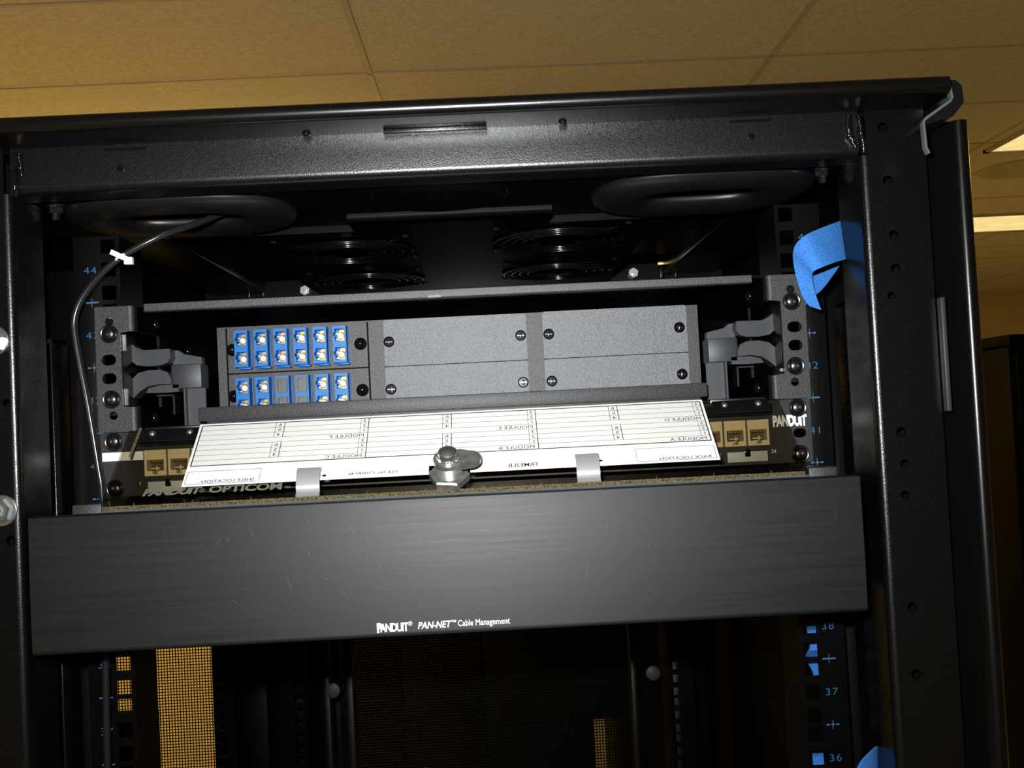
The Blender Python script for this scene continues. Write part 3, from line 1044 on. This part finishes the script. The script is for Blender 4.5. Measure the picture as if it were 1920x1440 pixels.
for k in range(3):
    us = TU1 - k * colw
    for half in (0, 1):
        vb = TV1 - half * 4 * rowh
        rtext(names[k][half], 4.3, us - 2.2, vb - 1.1, sx=1.12)
        v0, v1 = vb - rowh, vb - 4 * rowh
        vl(us - 0.048 * colw, v0, v1, 0.25)
        vl(us - 0.505 * colw, v0, v1, 0.45)
        vl(us - 0.557 * colw, v0, v1, 0.3)
        for i in range(3):
            rtext(str(i + 1), 4.4, us - 0.048 * colw / 2, v0 - i * rowh - 1.0, align='CENTER', sx=1.15)
            rtext(str(i + 4), 4.4, us - 0.531 * colw, v0 - i * rowh - 1.0, align='CENTER', sx=1.15)
def frame_box(u0, u1, v0, v1):
    for v in (v0, v1): hl(v, u0, u1, 0.25)
    for u in (u0, u1): vl(u, v0, v1, 0.25)
frame_box(114.2, 164.6, 48.2, 60.9)
frame_box(-171, -124.5, 48.8, 60.8)
rtext('RACK LOCATION', 3.6, 161.5, 60.2, sx=1.15, bold=0.02)
rtext('SHELF LOCATION', 3.6, -127.5, 60.0, sx=1.15, bold=0.02)
rtext('FILE No. C10049-46', 3.4, -37.5, 59.6, sx=1.1, bold=0.02)
rtext('FRME2LB', 4.8, 51.2, 59.8, bold=0.04)
ink.build('printed_form', 'ink', card, recalc=False)

# ---- adapter panels with SC duplex adapters
def ad_body():
    """duplex adapter, front face at local y=0, panel side at y=+12"""
    b = B()
    w, h = 9.7 / 2, 26.6 / 2
    def port(zc):
        # opening with key slot through the left wall
        return [(-3.3, zc - 4.4), (3.6, zc - 4.4), (3.6, zc + 4.4), (-3.3, zc + 4.4), (-3.3, zc + 1.6), (-4.3, zc + 1.6), (-4.3, zc - 1.0), (-3.3, zc - 1.0)]
    b.prism([rect(-w, w, -h, h), port(6.8), port(-6.8)], 0, 9.5, lambda p, q, hh: (p, hh, q))
    b.box(-w, w, 9.5, 11.8, -h, h)
    b.bbox(-w, w + 0.5, 10.4, 11.9, -h - 1.2, h + 0.4, 0.4)
    b.bbox(-w + 2.5, w + 1.0, 4, 11.5, -h - 1.6, -h, 0.5)
    return b
AD_ME = ad_body().mesh('adapter_body', 'blue')
def ad_core(zc):
    b = B()
    b.lathe([(2.0, 0), (2.0, 5.2), (1.2, 5.6), (1.1, 5.2)], lambda p, q, h: (0.9 + p, 8.5 - h, zc - 0.9 + q), 14)
    return b
FER_ME = B().lathe([(2.05, 0), (2.05, 6.2), (1.75, 6.6), (0.3, 6.6)], lambda p, q, h: (0.9 + p, 9.4 - h, q - 0.9), 16).mesh('ferrule', 'ferrule')
GB = B()
GB.box(-0.6, 3.4, 4.5, 9.4, 2.0, 3.0).box(-0.6, 3.2, 4.5, 9.4, -4.2, -3.2)
GB.ring([(0.9 + 2.6 * cos(2 * pi * i / 16), 0, 0) for i in range(0)], []) if False else None
GB.tube([(0.9 + 2.5 * cos(2 * pi * i / 16), 4.2, -0.9 + 2.5 * sin(2 * pi * i / 16)) for i in range(16)], 0.35, 6, True)
GB.box(-2.9, -0.7, 5.0, 5.6, 0.7, 1.3).box(-2.9, -0.9, 5.0, 5.6, -3.6, -3.0)
GB.box(-0.5, 3.2, 9.0, 9.5, -4.2, 4.2)
GOLD_ME = GB.mesh('gold_sleeve', 'gold')
SPR_ME = B().box(-3.1, -1.4, 5.2, 9.4, 1.0, 1.7).box(-3.1, -1.2, 5.2, 9.4, -3.4, -2.8).box(-1.9, -1.2, 4.6, 9.4, -2.9, 1.2).mesh('latch_arm', 'clip_and_gap_light')
CAPB = B()
CAPB.prism([rrect(-3.9, 3.9, -5.6, 5.6, 1.2), rrect(-2.6, 1.8, -4.2, 4.2, 1.0)], -2.2, 3, lambda p, q, h: (p, h, q))
CAPB.box(-3.2, 3.2, 1.2, 4, -4.2, 4.2)
CAP_ME = CAPB.mesh('dust_cap', 'cap')

def adapter_panel(z0, z1, zc, label, capped=()):
    z0, z1 = z0 + 0.1, z1 - 0.1
    t = thing('adapter_panel', (-116, 58, z0), label, 'adapter panel', 'panels with blue adapters')
    B().prism([rrect(-168.2, -65.4, z0, z1, 2.2)], 0, 2.2, at_xz(60)).build('panel_plate', 'frame', t)
    for i in range(6):
        x = -155.6 + i * 14.25
        a = inst('adapter', AD_ME, t, (x, 46, zc))
        for dz in (6.8, -6.8):
            if i in capped:
                inst('dust_cap', CAP_ME, a, (x, 46, zc + dz))
            else:
                inst('ferrule', FER_ME, a, (x, 46, zc + dz))
                inst('gold_sleeve', GOLD_ME, a, (x, 46, zc + dz))
                inst('latch_arm', SPR_ME, a, (x, 46, zc + dz))
    for x in (-164.4, -70.6):
        b = B().lathe([(4.7, 0), (4.6, 1.2), (4.0, 2.8), (2.8, 4.0), (1.4, 4.7), (0.3, 4.9)], ax_y(x, 57.8, (z0 + z1) / 2 + 0.6), 22)
        b.build('push_pin', 'gloss', t, 60)
    return t
adapter_panel(39.4, 72.6, 56.3, 'upper fibre panel with twelve blue ports all open')
adapter_panel(5.2, 38.6, 21.8, 'lower fibre panel, two of its blue adapters plugged with grey caps', (2, 3))

# ---- blank panels
KNOB = B()
KNOB.lathe([(4.0, 0), (4.0, 0.6), (3.6, 0.9), (3.3, 0.6), (3.2, 0.2)], ax_y(0, 0, 0), 20)
KNOB_ME = KNOB.mesh('fastener', 'gloss')
KBAR_ME = B().bbox(-0.6, 0.6, -1.7, -0.2, -2.0, 2.0, 0.3).box(-2.6, 2.6, -0.7, -0.2, -0.35, 0.35).mesh('fastener_slot', 'blacksteel')
def blank(x0, x1, z0, z1, ks, label):
    t = thing('blank_panel', ((x0 + x1) / 2, 58, z0), label, 'blank panel', 'blank filler panels')
    B().prism([rrect(x0, x1, z0, z1, 1.6)], 0, 2.4, at_xz(60)).build('panel_plate', 'panel', t)
    for kx, kz in ks:
        k = inst('fastener', KNOB_ME, t, (kx, 57.6, kz))
        inst('fastener_slot', KBAR_ME, k, (kx, 57.6, kz))
blank(-53.2, 52, 38.9, 73.3, [(-50 + 0.4, 57), (47.6, 57)], 'upper grey blank panel beside the blue adapters')
blank(-53.2, 52, 4.5, 38.5, [(-49.6, 22), (47.8, 22.4)], 'lower grey blank panel beside the blue adapters')
blank(64.2, 171, 38.9, 73.8, [(68.4, 57), (165.3, 57.3)], 'upper grey blank panel at the right end of the enclosure')
blank(64.2, 171, 4.5, 38.5, [(68.9, 22.2), (165.5, 22.6)], 'lower grey blank panel at the right end of the enclosure')

# ================================================================== PATCH PANEL (1 U)
pp = thing('patch_panel', (0, 10, -43.5), 'black patch panel with ivory jacks behind the smoked door', 'patch panel')
jx = []
for g in range(4):
    for i in range(6):
        jx.append(-212.4 + g * (6 * 15.9 + 14.3) + (i + .5) * 15.9)
outl = rect(-241.3, 241.3, -43.6, -0.6)
holes = [rect(x - 7.4, x + 7.4, -30.6, -13.2) for x in jx]
holes += [slot(sx * 233.2, -23.6, 9, 6.4) for sx in (1,)]
b = B().prism([outl] + holes, 0, 2, at_xz(-0.2))
b.box(-216, 216, -0.2, 1.5, -43.6, -31.5).bbox(-215, 215, -4.2, -2, -10.5, -2.2, 0.8)
b.box(-220, 220, 24, 26, -43, -1)
face = b.build('panel_face', 'patch', pp)
JB = B()
JB.prism([rect(-7.3, 7.3, -8.7, 8.7), [(-5.7, -5.4), (-1.9, -5.4), (-1.9, -7.6), (1.9, -7.6), (1.9, -5.4), (5.7, -5.4), (5.7, 2.2), (-5.7, 2.2)]],
         0, 11, lambda p, q, h: (p, h, q))
JB.box(-7.3, 7.3, 11, 12, -8.7, 8.7)
JACK_ME = JB.mesh('jack', 'jack')
CB = B()
for i in range(8):
    CB.box(-4.4 + i * 1.2 - 0.35, -4.4 + i * 1.2 + 0.35, 1.2, 8, 0.3, 2.1)
CONT_ME = CB.mesh('contact', 'gold')
CAV_ME = B().box(-5.6, 5.6, 9.2, 10.8, -5.3, 2.1).mesh('cavity_shade', 'jackdark')  # dark plate, shade inside the jack put into its colour
LATCH_ME = B().box(-3.6, 2.6, 2.2, 3.2, -4.2, -3.4).box(0.2, 1.0, 1.4, 3.2, -5.2, -2.2).mesh('jack_tab', 'jack')
for x in jx:
    j = inst('jack', JACK_ME, pp, (x, -4.4, -21.9))
    inst('contact', CONT_ME, j, (x, -4.4, -21.9))
    inst('cavity_shade', CAV_ME, j, (x, -4.4, -21.9))
    inst('jack_tab', LATCH_ME, j, (x, -4.4, -21.9))
LAB_ME = B().bbox(-13.8, 13.8, 0, 1.2, -4, 3, 0.3).mesh('port_label', 'labelgrey')
NOT_ME = B().bbox(-1.9, 1.9, -1.2, 0, -0.5, 4.5, 0.4).mesh('label_notch', 'gloss')
for k in range(0, 24, 2):
    xm = (jx[k] + jx[k + 1]) / 2
    l = inst('port_label', LAB_ME, pp, (xm, -3.4, -37.5))
    inst('label_notch', NOT_ME, l, (xm, -3.4, -37.5))
b = B()
put_text(b, 'PANDUIT', 7.6, lambda x, y: (214.9 + x, -2.3, -18.3 + y * 1.3), bold=0.42, space=0.92, sx=0.76)
b.build('printed_name', 'white', pp, recalc=False)
for tx, xx in (('24', 212.8), ('1', -216.5)):
    b = B()
    put_text(b, tx, 3.4, lambda x, y: (xx + x, -2.3, -36.4 + y))
    b.build('port_number', 'white', pp, recalc=False)
B().box(-240.5, -213, -2.32, -2.2, -19.4, -13.6).build('label_patch', 'white', pp)
for x in (-232.5, 232.5):
    for z in (-6.35, -38.1):
        screw(pp, x, -2.2, z)

# ================================================================== CABLE MANAGER (2 U)
cm = thing('cable_manager', (-4.5, -50, -127), 'wide dark grey cable manager cover with white lettering below the fibre enclosure', 'cable manager')
b = B()
prof = [(-90, -48), (-104, -47.6)] + arc(-104.6, -49, 1.4, 90, 180, 3) + [(-106.6, -88)] + arc(-103, -124.2, 3, 180, 270, 5) + [(-90, -127.2), (-90, -125.4)] + [(-102.4, -125.2), (-104, -124), (-104.4, -88), (-104, -50), (-90, -49.6)]
extr_x(b, prof, -246.4, 237)
cov = b.build('cover', 'cover', cm, 30)
b = B()
ty = -106.55
put_text(b, 'PANDUIT', 6.6, lambda x, y: (-48.8 + x, ty, -123.6 + y), bold=0.22, space=0.86, sx=0.72)
put_text(b, 'P', 7.4, lambda x, y: (-48.8 + x, ty - 0.02, -123.8 + y), bold=0.3, sx=0.8)
put_text(b, '\u00ae', 3.4, lambda x, y: (-30.6 + x, ty, -120.8 + y))
put_text(b, 'PAN-NET', 5.4, lambda x, y: (-25.2 + x, ty, -122.9 + y), bold=0.12, shear=0.25, sx=0.84)
put_text(b, '\u2122', 3.6, lambda x, y: (-6.0 + x, ty, -121.4 + y))
put_text(b, 'Cable Management', 5.0, lambda x, y: (-2.0 + x, ty, -122.6 + y), bold=0.04, sx=0.78)
b.build('printed_name', 'white', cov, recalc=False)
# scratches worn into the cover
b = B()
rs = random.Random(3)
sc = [((-52.9, -66), (-49.6, -76)), ((2, -66), (29, -71)), ((29, -66), (27.5, -73)), ((-18, -77), (60, -73)), ((-20, -74), (10, -72)), ((-120, -58), (-117, -66)),
      ((-88, -54), (-84, -60)), ((52, -74), (58, -80)), ((18, -78), (46, -82)), ((75, -88), (73, -104)), ((-100, -86), (-96, -100)), ((222, -66), (221, -74)), ((-64, -56), (-57, -72)), ((-140, -70), (-135, -63))]
for k in range(12):
    x, z = rs.uniform(-150, 120), rs.uniform(-100, -52)
    a = rs.gauss(-1.2, 0.5)
    l = rs.uniform(2, 8)
    sc.append(((x, z), (x + l * cos(a), z + l * sin(a))))
for (x0, z0), (x1, z1) in sc:
    l = math.hypot(x1 - x0, z1 - z0)
    px, pz = -(z1 - z0) / l * 0.06, (x1 - x0) / l * 0.06
    def yy(z): return -106.6 - 0.03 if z > -122 else -106
    b.add([(x0, yy(z0), z0), ((x0 + x1) / 2 + px, yy(z0), (z0 + z1) / 2 + pz), (x1, yy(z1), z1), ((x0 + x1) / 2 - px, yy(z1), (z0 + z1) / 2 - pz)], [(0, 1, 2, 3)])
tag(b.build('scratch', 'edgegrey', cov, recalc=False), kind='stuff')
b = B()
b.box(-236, 236, -3, -1, -126, -46)
b.box(-236, 236, -92, -3, -51.5, -50).box(-236, 236, -92, -3, -124, -122.5)
b.build('duct', 'inner', cm)
for x0, x1 in ((-237, -219), (219, 237)):
    B().bbox(x0, x1, -66, -52, -60, -44, 1).build('end_bracket', 'frame', cm)
for s in (-1, 1):
    B().bbox(*sorted((s * 236, s * 241)), -3, -1, -126, -46, 0.4).build('mounting_ear', 'frame', cm)

# ================================================================== STRAPS, CABLE, TIE
def ribbon(top, bot, n=6, w=5, th=1.6):
    T, Bt = spline(top, n), spline(bot, n)
    return [[T[i].lerp(Bt[i], j / w) for j in range(w + 1)] for i in range(len(T))]
b = B()
b.sheet(ribbon([(270, -28, 118.3), (252, -46, 112), (236, -57, 106), (226, -62, 101.5), (221.2, -58, 96), (221.5, -52, 88), (223.5, -50, 76), (227, -49, 64), (231, -48, 58.5)],
               [(270, -28, 91.8), (258, -46, 88), (246, -57, 84.5), (237, -62, 81.5), (232, -61, 79.5), (231.2, -57, 77.5), (232.5, -54, 72), (235, -51, 64), (238.4, -48, 55.8)]), 1.6)
s1 = b.build('velcro_strap', 'velcro', None, 50)
b2 = B()
tag(s1, 'large blue hook-and-loop strap folded over at the upper right rail', 'strap', 'blue hook-and-loop straps')
b2.sheet([[(232.6, -50, 77), (232.8, -49, 72), (236, -47, 66)], [(243, -47, 80.5), (242, -46, 75), (239, -46, 68)], [(253, -44, 84), (249, -44, 79), (243, -45, 72)]], 1.2)
s1b = b2.build('strap_tail', 'velcro', s1, 50)

b = B()
b.sheet(ribbon([(259, -48, -222.2), (250, -57, -223.6), (240.5, -62, -230), (233.5, -62, -246), (231, -60, -275), (232, -56, -305), (236, -48, -330)],
               [(259, -40, -248), (258, -47, -252), (257, -52, -258), (256, -54, -266), (255, -54, -282), (255, -52, -305), (256, -46, -330)]), 1.6)
s2 = b.build('velcro_strap', 'velcro', None, 50)
tag(s2, 'blue hook-and-loop strap cut off by the bottom picture edge', 'strap', 'blue hook-and-loop straps')

b = B()
rows = []
for k in range(13):
    a = k / 12
    rows.append([(236.5 + 1.5 * sin(a * 9), 20 + 5 * sin(a * 12), -160 - 36 * a), (246, 22 + 5 * sin(a * 12), -160 - 36 * a)])
b.sheet(rows, 1.4)
s3 = b.build('velcro_strap', 'velcro', None, 50)
tag(s3, 'blue strap seen through the right rail holes beside number 38', 'strap', 'blue hook-and-loop straps')
b = B()
rows = [[(235 + 0.8 * sin(k), 20 + 3 * sin(k), -247 - 2.2 * k), (244, 22 + 3 * sin(k), -247 - 2.2 * k)] for k in range(7)]
b.sheet(rows, 1.4)
s4 = b.build('velcro_strap', 'velcro', None, 50)
tag(s4, 'blue strap seen through the right rail hole beside number 36', 'strap', 'blue hook-and-loop straps')

b = B()
b.tube(spline([(-140, 30, 156), (-152, 12, 150), (-168, -10, 138), (-188, -26, 127.6), (-215, -30, 113), (-235, -30, 95), (-244.6, -30, 77.7), (-244.6, -30, 60), (-238.3, -30, 18), (-233, -30, -23.6), (-231.5, -30, -38),
               (-232, -28, -80), (-234, -26, -130), (-235.5, -26, -200), (-237, -26, -320), (-238, -26, -600)], 8), 2.3, 10)
cab_o = b.build('black_cable', 'cable', None, 60)
tag(cab_o, 'thin black cable running from the left roof grommet down the left rail', 'cable')
b = B()
loop = []
for i in range(20):
    a = 2 * pi * i / 20
    loop.append((-213.4 + 3.2 * cos(a) * 0.85, -31 + 3.2 * sin(a), 113.6 - 3.2 * cos(a) * -0.55))
b.tube(loop, 0.9, 8, True)
strip = [(-218.5, -34.2, 117), (-213, -34.8, 114.2), (-206.5, -34.6, 111)]
b.sheet([[Vector(p) + Vector((0.7, 0, 1.5)) for p in strip], [Vector(p) - Vector((0.7, 0, 1.5)) for p in strip]], 1.1)
zt = b.build('zip_tie', 'nylon', None, 60)
tag(zt, 'white nylon zip tie holding the black cable at the left', 'zip tie')
b = B().bbox(-209.8, -204.2, -36.5, -32, 108, 113, 0.7)
b.build('tie_head', 'nylon', zt)
